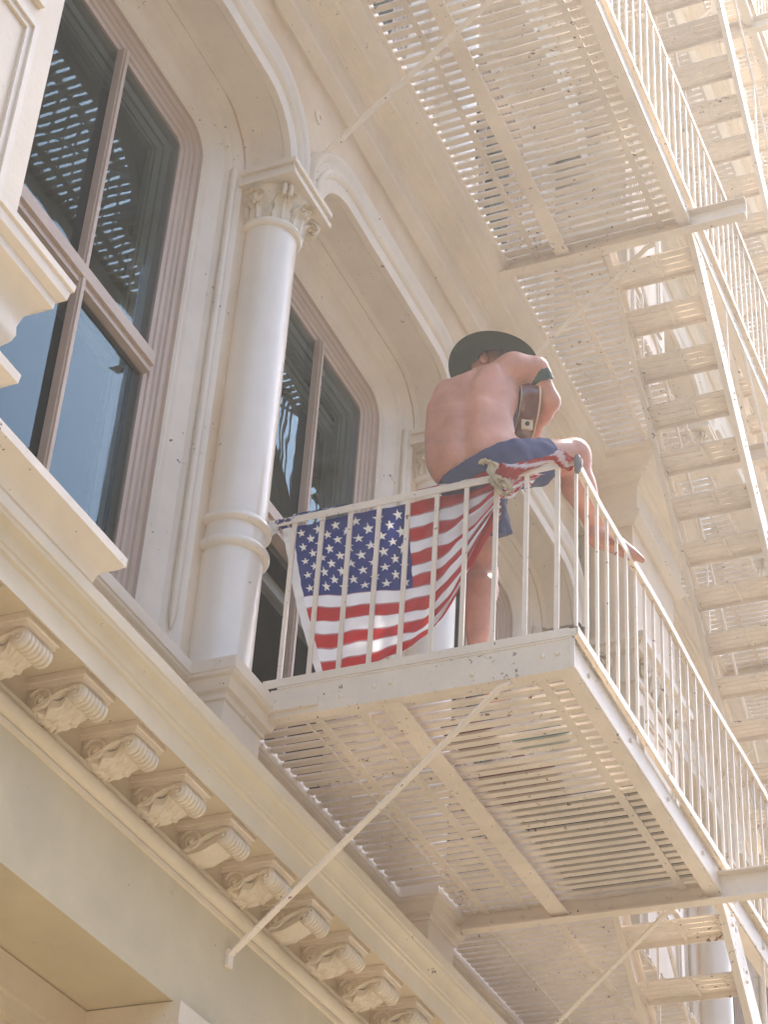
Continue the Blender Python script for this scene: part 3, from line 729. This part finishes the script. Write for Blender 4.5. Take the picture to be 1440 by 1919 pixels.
hc = Vector((6.700,2.728,6.072)); ff = Vector((.34,-.94,0)).normalized(); fr2 = Vector((ff.y,-ff.x,0))   # face direction, his right
fr2 = Vector((-.94,-.34,0)).normalized()
def hp(f, r, u): return tuple(hc+ff*f+fr2*r+Vector((0,0,u)))
rotm = ((ff.x,fr2.x,0),(ff.y,fr2.y,0),(0,0,1))
B.ell(hp(0,0,.02), (.102,.080,.108), .03, rot=rotm); B.ell(hp(.05,0,-.045), (.052,.056,.060), .04, rot=rotm)
B.cone(hp(.098,0,-.005),hp(.115,0,-.035),.010,.015,.012); B.ell(hp(.088,0,-.068),(.014,.024,.010),.01,rot=rotm)
for q in (-1,1): B.ell(hp(.094,.030*q,.004),(.012,.016,.011),.010,rot=rotm,sub=True); B.ell(hp(.084,.030*q,.003),(.010,.012,.010),.004,rot=rotm)
B.ell(hp(-.010,.092,-.018), (.023,.016,.036), .008, rot=rotm); B.ell(hp(-.006,.108,-.016), (.010,.010,.020), .006, rot=rotm, sub=True)
B.ell(hp(.0,-.080,-.012), (.020,.011,.032), .008, rot=rotm)
# right arm over the guitar
rs, rm, re_, rw = (6.515,2.515,5.862), (6.575,2.440,5.880), (6.665,2.402,5.755), (6.75,2.49,5.700)
B.cone(rs,rm,.064,.057,.05); B.cone(rm,re_,.056,.045,.04); B.cone(re_,(6.71,2.445,5.73),.046,.041,.03); B.cone((6.71,2.445,5.73),rw,.040,.026,.02)
ho = Vector((-.05,-.045,-.02))
def hq(x, y, z): return (x+ho.x, y+ho.y, z+ho.z)
B.ell(hq(6.825,2.565,5.705), (.038,.042,.018), .02)
for i, (dx, dy, L) in enumerate(((.030,.010,.030),(.012,.022,.034),(-.008,.026,.032),(-.026,.022,.026))):
    b0 = hq(6.825+dx,2.580+dy*.4,5.70); b1 = hq(6.825+dx*1.1,2.600+dy*.5,5.70-L*.6); b2 = hq(6.815+dx*1.1,2.60+dy*.4,5.70-L*1.4)
    B.cone(b0,b1,.009,.0085,.006); B.cone(b1,b2,.0085,.0075,.004)
B.cone(hq(6.80,2.55,5.70),hq(6.775,2.585,5.685),.011,.010,.008); B.cone(hq(6.775,2.585,5.685),hq(6.79,2.605,5.668),.010,.008,.004)
# left arm reaching forward to the neck of the guitar
B.cone((6.60,2.845,5.78),(6.80,2.885,5.60),.056,.043,.04); B.cone((6.80,2.885,5.60),(6.98,2.80,5.74),.042,.027,.03); B.ell((7.01,2.79,5.765),(.035,.022,.04),.02)
for i in range(4):
    b0 = (7.02-.017*i,2.775,5.795-.006*i); b1 = (7.035-.017*i,2.75,5.80-.006*i); b2 = (7.03-.017*i,2.735,5.775-.006*i)
    B.cone(b0,b1,.0095,.009,.006); B.cone(b1,b2,.009,.0075,.004)
B.cone((7.0,2.81,5.75),(7.03,2.80,5.72),.011,.010,.008)
# legs
Rh, Rk, Ra = (6.52,2.53,5.33), (6.80,2.335,5.530), (7.01,2.275,5.215)
B.cone(Rh,Rk,.106,.076,.05); B.ell((6.812,2.335,5.53),(.074,.070,.078),.03)
B.cone(Rk,(6.865,2.33,5.40),.064,.073,.03); B.cone((6.865,2.33,5.40),Ra,.073,.041,.03)
B.ell((6.99,2.29,5.195),(.052,.040,.040),.02); B.cone((6.99,2.275,5.19),(7.16,2.185,5.195),.044,.028,.025); B.cone((7.04,2.245,5.215),(7.17,2.18,5.20),.040,.024,.02)
for i in range(5):
    o_ = Vector((.034*(1-i*.5)*.5, .052*(1-i*.5)*.5, 0)); b0 = Vector((7.16,2.19,5.19))+Vector((.012*(2-i)*.5,.016*(i-2)*.9+.0,0)); b1 = b0+Vector((.036-.004*i,-.016,-.004))
    B.cone(b0,b1,.0165-.0015*i+.002*(i == 0),.0125-.001*i+.002*(i == 0),.006)
Lh, Lk, La = (6.56,2.735,5.29), (6.74,2.735,4.93), (6.665,2.705,4.45)
B.cone(Lh,Lk,.098,.070,.05); B.ell((6.755,2.735,4.93),(.052,.052,.06),.03)
B.cone(Lk,(6.70,2.725,4.82),.066,.076,.03); B.cone((6.70,2.725,4.82),La,.076,.041,.03)
B.ell((6.675,2.705,4.40),(.045,.034,.045),.02); B.cone((6.69,2.705,4.37),(6.83,2.69,4.345),.036,.022,.03)
for i in range(5):
    b0 = Vector((6.84,2.69+.017*(2-i),4.342)); B.cone(b0,b0+Vector((.034-.003*i,0,-.003)),.013,.010,.006)
man = put('person', B.mesh('person', M['skin']), label='shirtless man in green hat and navy shorts sitting on the balcony railing with a guitar', category='person')
# shorts
T = SDF((6.26,2.2,4.95), (6.95,3.05,5.55), .0065)
torso(T, .018); T.ell((6.46,2.66,5.33),(.14,.19,.13),.05)
T.cone(Rh,(6.74,2.375,5.475),.122,.098,.06); T.cone((6.56,2.71,5.29),(6.69,2.695,5.02),.13,.118,.06)
T.noise(.0022, [(70,38,18,0,1),(24,-60,50,1,1.2),(90,20,-70,2,.7),(15,44,92,.5,.6)])
T.cut((6.46,2.66,5.315), (-.42,.36,.83)); T.cut((6.665,2.42,5.42), (.80,-.45,.40)); T.cut((6.655,2.737,5.065),(.50,.02,-.86))
put('shorts', T.mesh('shorts', M['shorts']), man, label='navy blue cotton shorts')
# hair under the hat
Hh = SDF((6.56,2.56,5.93),(6.84,2.84,6.22),.005); Hh.ell(hp(-.016,0,.04), (.098,.083,.10), .02, rot=rotm); Hh.noise(.0015,[(200,60,90,0,1),(50,220,130,1,1)])
Hh.cut(hp(.055,0,.0), tuple(ff*.9+Vector((0,0,-.35)))); Hh.cut(hp(0,0,-.040), tuple(Vector((0,0,-1))+ff*.25))
put('hair', Hh.mesh('hair', M['hair']), man)
# hat: wide flat brim seen from below, crown above it
hatm = MB(); prof = []
for r, z in [(.093,.0),(.11,-.001),(.15,-.002),(.188,.004),(.193,.007),(.19,.010),(.15,.005),(.11,.006),(.10,.012),(.098,.05),(.093,.095),(.08,.115),(.05,.122),(.0,.115)]: prof.append((r, z))
hatm.lathe(prof, (0,0,0), 56)
hv = []
for (x, y, z) in hatm.v:
    rr = math.hypot(x, y); a = math.atan2(y, x)
    if rr > .1: z += .014*(rr-.1)/.09*math.cos(2*a+.6)
    if z > .08: z -= .02*max(0, 1-abs(y)/.04)
    hv.append((x*1.07, y*1.08, z))
hatm.v = hv
hat = put('hat', hatm.mesh('hat', M['hat'], 50), man, (6.66,2.680,6.036), label='dark green felt hat with a wide round brim'); hat.rotation_euler = (R(-9), R(8), R(-20))
bm_ = MB().lathe([(.1015,.010),(.103,.012),(.102,.04),(.099,.042)], (0,0,0), 40); put('hat_band', bm_.mesh('hat_band', M['hair'], 60), hat)
# dark cloth tied round the upper arm
dv = (Vector(re_)-Vector(rm)).normalized(); c0 = Vector(rm)+dv*.038
am = MB(); n1 = dv.cross(Vector((0,0,1))).normalized(); n2 = dv.cross(n1); rows = []
for (t, rr) in ((-.030,.052),(-.028,.0645),(-.012,.0655),(.004,.065),(.018,.0635),(.028,.062),(.030,.050)):
    rows.append([tuple(c0+dv*(t+.003*math.sin(k*.9))+(n1*math.cos(2*math.pi*k/32)+n2*math.sin(2*math.pi*k/32))*(rr+.0008*math.sin(k*2.3+t*200))) for k in range(33)])
am.grid(rows, flip=True); put('armband', am.mesh('armband', M['band'], 60), man, label='dark green cloth armband')

# ------------------------------------------------------------------ guitar: body on edge, back towards the man
gt = empty('guitar', (6.745,2.590,5.785), label='brown guitar with cream binding held against the man, seen from its lower end', category='guitar')
def gout(n=72):
    pts = []
    for i in range(n):
        a = 2*math.pi*i/n; y = math.cos(a); L_ = .235; yy = L_*y
        w = .19-.035*(y < 0)*(1-(1+y))-.04*math.exp(-((yy-.02)/.07)**2)-.05*max(0, y)
        pts.append((yy, w*math.sin(a)*(1 if abs(y) < .99 else 1)))
    return pts
go_ = gout(); th = .046; gb = MB(); rows = []
for xx, sc in ((-th,0),(-th,.9),(-th+.001,.97),(-th+.008,1),(th-.008,1),(th-.001,.97),(th,.93),(th,0)):
    rows.append([(xx, y*sc, z*sc) for y, z in go_+go_[:1]])
gb.grid(rows); gbo = put('body', gb.mesh('body', M['guitar'], 60), gt)
bd = MB(); bd.tube([(th-.002, y*1.004, z*1.004) for y, z in go_+go_[:2]], .0042, 6, False); bd.tube([(-th+.002, y*1.0, z*1.0) for y, z in go_+go_[:2]], .002, 6, False)
put('binding', bd.mesh('binding', M['binding'], 60), gt)
put('neck', MB().box(.02,.045,.22,.50,-.024,.024).mesh('neck', M['guitar']), gt); put('headstock', MB().box(.015,.032,.50,.64,-.036,.036).mesh('headstock', M['guitar']), gt)
pb = MB().box(-.026,.026,-.243,-.228,-.155,-.105); put('jack_plate', pb.mesh('jack_plate', M['binding']), gt, (0,.068,-.0))
pj = MB().tube([(0,-.243,-.13),(0,-.250,-.13)],[.011,.009],10); put('jack', pj.mesh('jack', M['hair'], 60), gt, (0,.067,0))
sb = MB().tube([(0,-.235,.07),(0,-.245,.07),(0,-.25,.07)],[.006,.006,.010],12); put('strap_button', sb.mesh('strap_button', M['steel'], 60), gt, (0,.020,.02))
gt.rotation_euler = (R(10), R(-4), R(-54))

# ------------------------------------------------------------------ flag
cy = [[(3.54,5.17),(3.291,5.17),(3.003,5.17),(2.82,5.17),(2.671,5.17),(2.548,5.175)],
      [(3.436,4.774),(3.209,4.754),(2.936,4.716),(2.799,4.749),(2.668,4.879),(2.539,5.086)],
      [(3.308,4.361),(3.132,4.359),(2.969,4.391),(2.842,4.478),(2.7,4.696),(2.536,4.993)]]
cy = np.array(cy); cy[:,0,0] += .045; cy[:,1,0] += .028; cy[:,2,0] += .012
def cr(p, t):
    n = len(p)-1; i = min(int(t), n-1); f = t-i
    p0 = p[i-1] if i > 0 else 2*p[0]-p[1]; p1, p2 = p[i], p[i+1]; p3 = p[i+2] if i+2 <= n else 2*p[n]-p[n-1]
    return .5*((2*p1)+(-p0+p2)*f+(2*p0-5*p1+4*p2-p3)*f*f+(-p0+3*p1-3*p2+p3)*f**3)
NU, NV = 380, 250
vv = np.linspace(0, 1, NV+1); uu = np.linspace(0, 1, NU+1)
cols = []
for u in uu:
    tri = np.array([cr(cy[r], u*5) for r in range(3)]); cols.append(tri)
cols = np.array(cols)                                   # u, 3, 2
ts = np.where(vv < 7/13, vv/(7/13), 1+(vv-7/13)/(6/13))
lag = np.stack([(ts-1)*(ts-2)/2, -ts*(ts-2), ts*(ts-1)/2], 1)
yz = np.einsum('vk,ukc->uvc', lag, cols)
U, V_ = np.meshgrid(uu, vv, indexing='ij')
X = 6.445+.004*np.sin(U*19+V_*7)+.010*np.sin(U*9-V_*6+1)*V_+.007*np.sin(40*(V_-.45*U)+3*U)*(.3+U)*(V_ > 0)*np.minimum(1, V_*5)
gather = np.clip((U-.55)/.45, 0, 1)
X += gather*(.016*np.sin(V_*34+U*4)+.008*np.sin(V_*61+2))+.003*np.sin((U*1.2+V_)*60)*(1-U)
yz[...,1] += .004*np.sin(U*33+V_*9)*(V_ > .1)+.006*np.sin(U*14+2)*V_
co = np.stack([X, yz[...,0], yz[...,1]], -1).reshape(-1, 3)
ii = np.arange((NU+1)*(NV+1)).reshape(NU+1, NV+1)
q = np.stack([ii[:-1,:-1], ii[:-1,1:], ii[1:,1:], ii[1:,:-1]], -1).reshape(-1, 4)
fm = bpy.data.meshes.new('cloth'); fm.vertices.add(len(co)); fm.vertices.foreach_set('co', co.astype(np.float32).ravel())
fm.loops.add(q.size); fm.loops.foreach_set('vertex_index', q.ravel().astype(np.int32)); fm.polygons.add(len(q)); fm.polygons.foreach_set('loop_start', np.arange(0, q.size, 4, dtype=np.int32)); fm.update(); fm.validate(); fm.shade_smooth()
uc = (U.ravel()-.035)/(1-.035); vc = V_.ravel()
RED, WH, BL = (.46,.004,.008), (.86,.86,.88), (.007,.022,.17)
colr = np.zeros((len(co),4), np.float32); colr[:] = (*WH,1)
st = np.minimum((vc*13).astype(int), 12); colr[st % 2 == 0] = (*RED,1)
fr_ = vc*13-st; seam = ((fr_ < .045) | (fr_ > .955)); colr[seam & (vc > .02)] = (.42,.22,.24,1)
cn = (uc < .40) & (vc < 7/13); colr[cn] = (*BL,1)
aspect = 1.9
cu = uc/.40; cvv = vc/(7/13)
for r in range(9):
    for c in range(11):
        if (r+c) % 2: continue
        if c > 10: continue
        sx, sy = (c+1)/12, (r+1)/10
        dx = (cu-sx)*.40*aspect; dy = (cvv-sy)*(7/13)
        rr = np.hypot(dx, dy); an = (np.arctan2(dx, -dy) % (2*math.pi/5)); an = np.abs(an-math.pi/5) ; an = math.pi/5-an
        R0 = .034; ri = R0*.382
        # point inside a five pointed star: compare with the edge from tip (angle 0) to notch (angle pi/5)
        px_, py_ = rr*np.cos(an), rr*np.sin(an); tx, ty = R0, 0; nx_, ny_ = ri*math.cos(math.pi/5), ri*math.sin(math.pi/5)
        ins = ((nx_-tx)*(py_-ty)-(ny_-ty)*(px_-tx)) > 0
        colr[ins & (rr < R0) & cn] = (.80,.78,.70,1)
colr[uc < 0] = (.78,.76,.74,1)
at = fm.color_attributes.new('dye', 'FLOAT_COLOR', 'POINT'); at.data.foreach_set('color', colr.ravel())
def cloth_mat(name, attr):
    m = bpy.data.materials.new(name); m.use_nodes = True; n = m.node_tree.nodes; l = m.node_tree.links; n.clear()
    a = n.new('ShaderNodeAttribute'); a.attribute_name = attr
    d = n.new('ShaderNodeBsdfDiffuse'); t = n.new('ShaderNodeBsdfTranslucent'); g = n.new('ShaderNodeBsdfGlossy'); g.inputs['Roughness'].default_value = .45
    m1 = n.new('ShaderNodeMixShader'); m1.inputs[0].default_value = .45; m2 = n.new('ShaderNodeMixShader'); m2.inputs[0].default_value = .04
    o = n.new('ShaderNodeOutputMaterial'); wv = n.new('ShaderNodeTexNoise'); wv.inputs['Scale'].default_value = 55; wv.inputs['Detail'].default_value = 4
    b = n.new('ShaderNodeBump'); b.inputs['Strength'].default_value = .25; b.inputs['Distance'].default_value = .004
    gg = n.new('ShaderNodeNewGeometry'); l.new(gg.outputs['Position'], wv.inputs['Vector']); l.new(wv.outputs['Fac'], b.inputs['Height'])
    l.new(a.outputs['Color'], d.inputs[0]); l.new(a.outputs['Color'], t.inputs[0]); l.new(b.outputs[0], d.inputs['Normal']); l.new(b.outputs[0], g.inputs['Normal'])
    l.new(d.outputs[0], m1.inputs[1]); l.new(t.outputs[0], m1.inputs[2]); l.new(m1.outputs[0], m2.inputs[1]); l.new(g.outputs[0], m2.inputs[2]); l.new(m2.outputs[0], o.inputs[0]); return m
M['flag'] = cloth_mat('flag_nylon', 'dye')
fm.materials.append(M['flag'])
flag = empty('flag', (0,0,0), label='stars and stripes flag hung along the inside of the balcony railing, gathered at the knot', category='flag')
put('cloth', fm, flag)
# the upper hem rolled round the hand rail: blue and white at the left end, red and white at the right
def roll(pts, r, colf, name, nseg=26, wob=.004, seed=1):
    rr_ = random.Random(seed); mb = MB(); P_ = [np.array(p, float) for p in pts]; rings = []; cols_ = []
    tot = len(P_)-1; NN = nseg
    rows = []
    for i in range(NN+1):
        t = i/NN; p = cr(np.array(P_), t*tot); p2 = cr(np.array(P_), min(t+.01,1)*tot); p0 = cr(np.array(P_), max(t-.01,0)*tot); d = Vector(p2-p0).normalized()
        n1 = d.cross(Vector((0,0,1))).normalized(); n2 = n1.cross(d); row = []
        for k in range(25):
            a = 2*math.pi*k/24; kk = k % 24; rad = (r(t) if callable(r) else r)+wob*math.sin(3*a+t*19+seed)+wob*.6*math.sin(5*a-t*31)
            row.append(tuple(Vector(p)+(n1*math.cos(a)+n2*math.sin(a))*rad)); cols_.append(colf(t, kk/24))
        rows.append(row)
    mb.grid(rows); me = mb.mesh(name, M['flag'], 180)
    me2 = me; at = me2.color_attributes.new('dye', 'FLOAT_COLOR', 'POINT'); at.data.foreach_set('color', np.array([(*c, 1) for c in cols_], np.float32).ravel()); return me2
def cleft(t, a):
    w = (t*7+a*1.5) % 1
    return WH if t < .22 else (BL if w < .8 else (.7,.7,.7))
def cright(t, a): return RED if ((a*2.0+t*2.2) % 1) < .62 else WH
put('hem_roll', roll([(6.415,3.635,5.157),(6.41,3.56,5.172),(6.41,3.44,5.19),(6.42,3.2,5.193)], lambda t: .027*(1-.6*t), cleft, 'hem_roll', 30, .003), flag)
put('hem_roll', roll([(6.41,2.98,5.185),(6.41,2.75,5.193),(6.408,2.58,5.20),(6.40,2.545,5.20)], lambda t: .010+.022*t*t, cright, 'hem_roll', 30, .003, 2), flag)
put('hem_roll', roll([(6.395,2.54,5.195),(6.39,2.49,5.175),(6.385,2.40,5.185),(6.385,2.30,5.20),(6.39,2.25,5.195),(6.395,2.20,5.155)], lambda t: .030+.012*math.sin(t*9)-.012*t, cright, 'hem_roll', 40, .006, 3), flag)
# loose tails of the flag below the rail right of the knot
tl = MB(); rows = []
for i in range(15):
    t = i/14; row = []
    for k in range(13):
        u = k/12; row.append((6.425+.012*math.sin(u*9+t*4), 2.52-.19*u*(1-.35*t), 5.17-.105*t*(1-.5*u)-.012*math.sin(u*7)))
    rows.append(row)
tl.grid(rows); tme = tl.mesh('tail', M['flag'], 180); cc = [(*(RED if ((i/14*2.6+k/12*.9) % 1) < .5 else WH), 1) for i in range(15) for k in range(13)]
a2 = tme.color_attributes.new('dye', 'FLOAT_COLOR', 'POINT'); a2.data.foreach_set('color', np.array(cc, np.float32).ravel()); put('tail', tme, flag)

# ------------------------------------------------------------------ rag knot, tape
rg = empty('rag', (6.385,2.535,5.19), label='knotted tan rag tying the flag to the railing below the man', category='rag')
def ribbon(pts, w, name, seed):
    r_2 = random.Random(seed); A_ = np.array(pts, float); rows = []; n = 22
    for i in range(n+1):
        t = i/n; p = cr(A_, t*(len(A_)-1)); tw = t*3.1+seed; ww = w*(.65+.35*math.sin(t*math.pi+.3))
        row = []
        for k in range(9):
            u = k/4-1; row.append((p[0]-.012+.012*math.sin(u*5+t*7+seed)+.006*math.cos(u*11+t*13), p[1]+u*ww*math.cos(tw*.35)+.004*math.sin(t*23), p[2]+u*ww*math.sin(tw*.35)*.6+.006*math.sin(u*6+t*15)))
        rows.append(row)
    m = MB().grid(rows); o = put(name, m.mesh(name, M['tan'], 180), rg, (-6.385,-2.535,-5.19)); so = o.modifiers.new('thick', 'SOLIDIFY'); so.thickness = .003; return o
ribbon([(6.37,2.59,5.225),(6.365,2.57,5.235),(6.36,2.545,5.21),(6.36,2.545,5.16),(6.36,2.52,5.11),(6.365,2.50,5.075)], .026, 'fold', 1)
ribbon([(6.37,2.56,5.19),(6.355,2.545,5.13),(6.355,2.53,5.08),(6.36,2.50,5.05),(6.365,2.475,5.03)], .022, 'fold', 2)
ribbon([(6.365,2.53,5.12),(6.355,2.50,5.10),(6.355,2.47,5.075),(6.365,2.455,5.045)], .024, 'fold', 4)
kn = SDF((6.32,2.46,5.08),(6.45,2.62,5.27),.004); kn.ell((6.375,2.545,5.205),(.026,.030,.028),.01); kn.ell((6.375,2.525,5.135),(.018,.022,.03),.012); kn.noise(.003,[(140,60,100,0,1),(60,170,-90,1,1),(220,-80,150,2,.5)])
put('knot', kn.mesh('knot', M['tan']), rg, (-6.385,-2.535,-5.19))
tp = MB().tube([(6.385,2.175,5.10),(6.388,2.170,5.13),(6.392,2.172,5.165),(6.40,2.178,5.195)], [.010,.018,.020,.012], 9)
o = put('tape', tp.mesh('tape', M['tape'], 30), label='grey tape wound round the outer corner of the railing', category='tape')
tp = MB().tube([(6.405,3.66,5.155),(6.405,3.635,5.157)], [.022,.022], 10)
put('rail_cap', tp.mesh('rail_cap', M['tape'], 30), label='grey cap on the railing end beside the column', category='cap')

# ------------------------------------------------------------------ things lying on the balcony, seen through the slats
ZF = 4.32-.086
def crumple(c, rx, ry, h, mat, name, seed, **k):
    mb = MB(); rows = []; n = 22; sd_ = seed
    for i in range(n+1):
        row = []
        for j in range(n+1):
            u, v = i/n*2-1, j/n*2-1; e = max(0, 1-(abs(u)**3+abs(v)**3)*.8)
            row.append((c[0]+rx*u*(1+.08*math.sin(v*5+sd_)), c[1]+ry*v*(1+.08*math.sin(u*4+sd_)), ZF+.004+h*e*(.6+.4*math.sin(u*6+sd_)*math.cos(v*5+sd_*2))))
        rows.append(row)
    mb.grid(rows); mb.grid([[(x,y,ZF+.002) for x,y,z in r] for r in rows], flip=True)
    return put(name, mb.mesh(name, mat, 60), **k)
crumple((7.01,2.55), .07, .12, .05, M['teal'], 'towel', 1, label='small blue and teal towel lying on the balcony floor, seen through the slats', category='towel')
crumple((7.36,2.76), .18, .17, .09, M['redcl'], 'blanket', 2, label='crumpled reddish brown cloth on the balcony floor, seen through the slats', category='blanket')
crumple((6.95,2.83), .14, .10, .08, M['redcl'], 'cushion', 3, label='reddish brown cushion beside the left foot of the man, seen through the slats', category='cushion')
put('doormat', MB().box(7.56,8.48,2.30,2.90,ZF+.001,ZF+.02).mesh('doormat', M['mat']), label='dark brown mat covering the far outer part of the balcony floor', category='doormat')
for k, (x, y, a) in enumerate(((7.62,2.44,.4),(7.9,2.62,1.2),(8.2,2.5,2.2),(7.75,2.8,.2),(8.35,2.75,1.7))): pass

# ------------------------------------------------------------------ added scattering volume in place of the lens flare veil
hz = MB().box(-40,75,-14.2,8.6,-3.0,30).mesh('flare_veil', M['wall']); hm = bpy.data.materials.new('flare_veil'); hm.use_nodes = True; n = hm.node_tree.nodes; l = hm.node_tree.links; n.clear()
pv = n.new('ShaderNodeVolumePrincipled'); pv.inputs['Color'].default_value = (.97,.94,.90,1); pv.inputs['Density'].default_value = .0029; pv.inputs['Anisotropy'].default_value = .5
o = n.new('ShaderNodeOutputMaterial'); l.new(pv.outputs[0], o.inputs['Volume']); hz.materials.clear(); hz.materials.append(hm)
put('flare_veil', hz, kind='stuff')
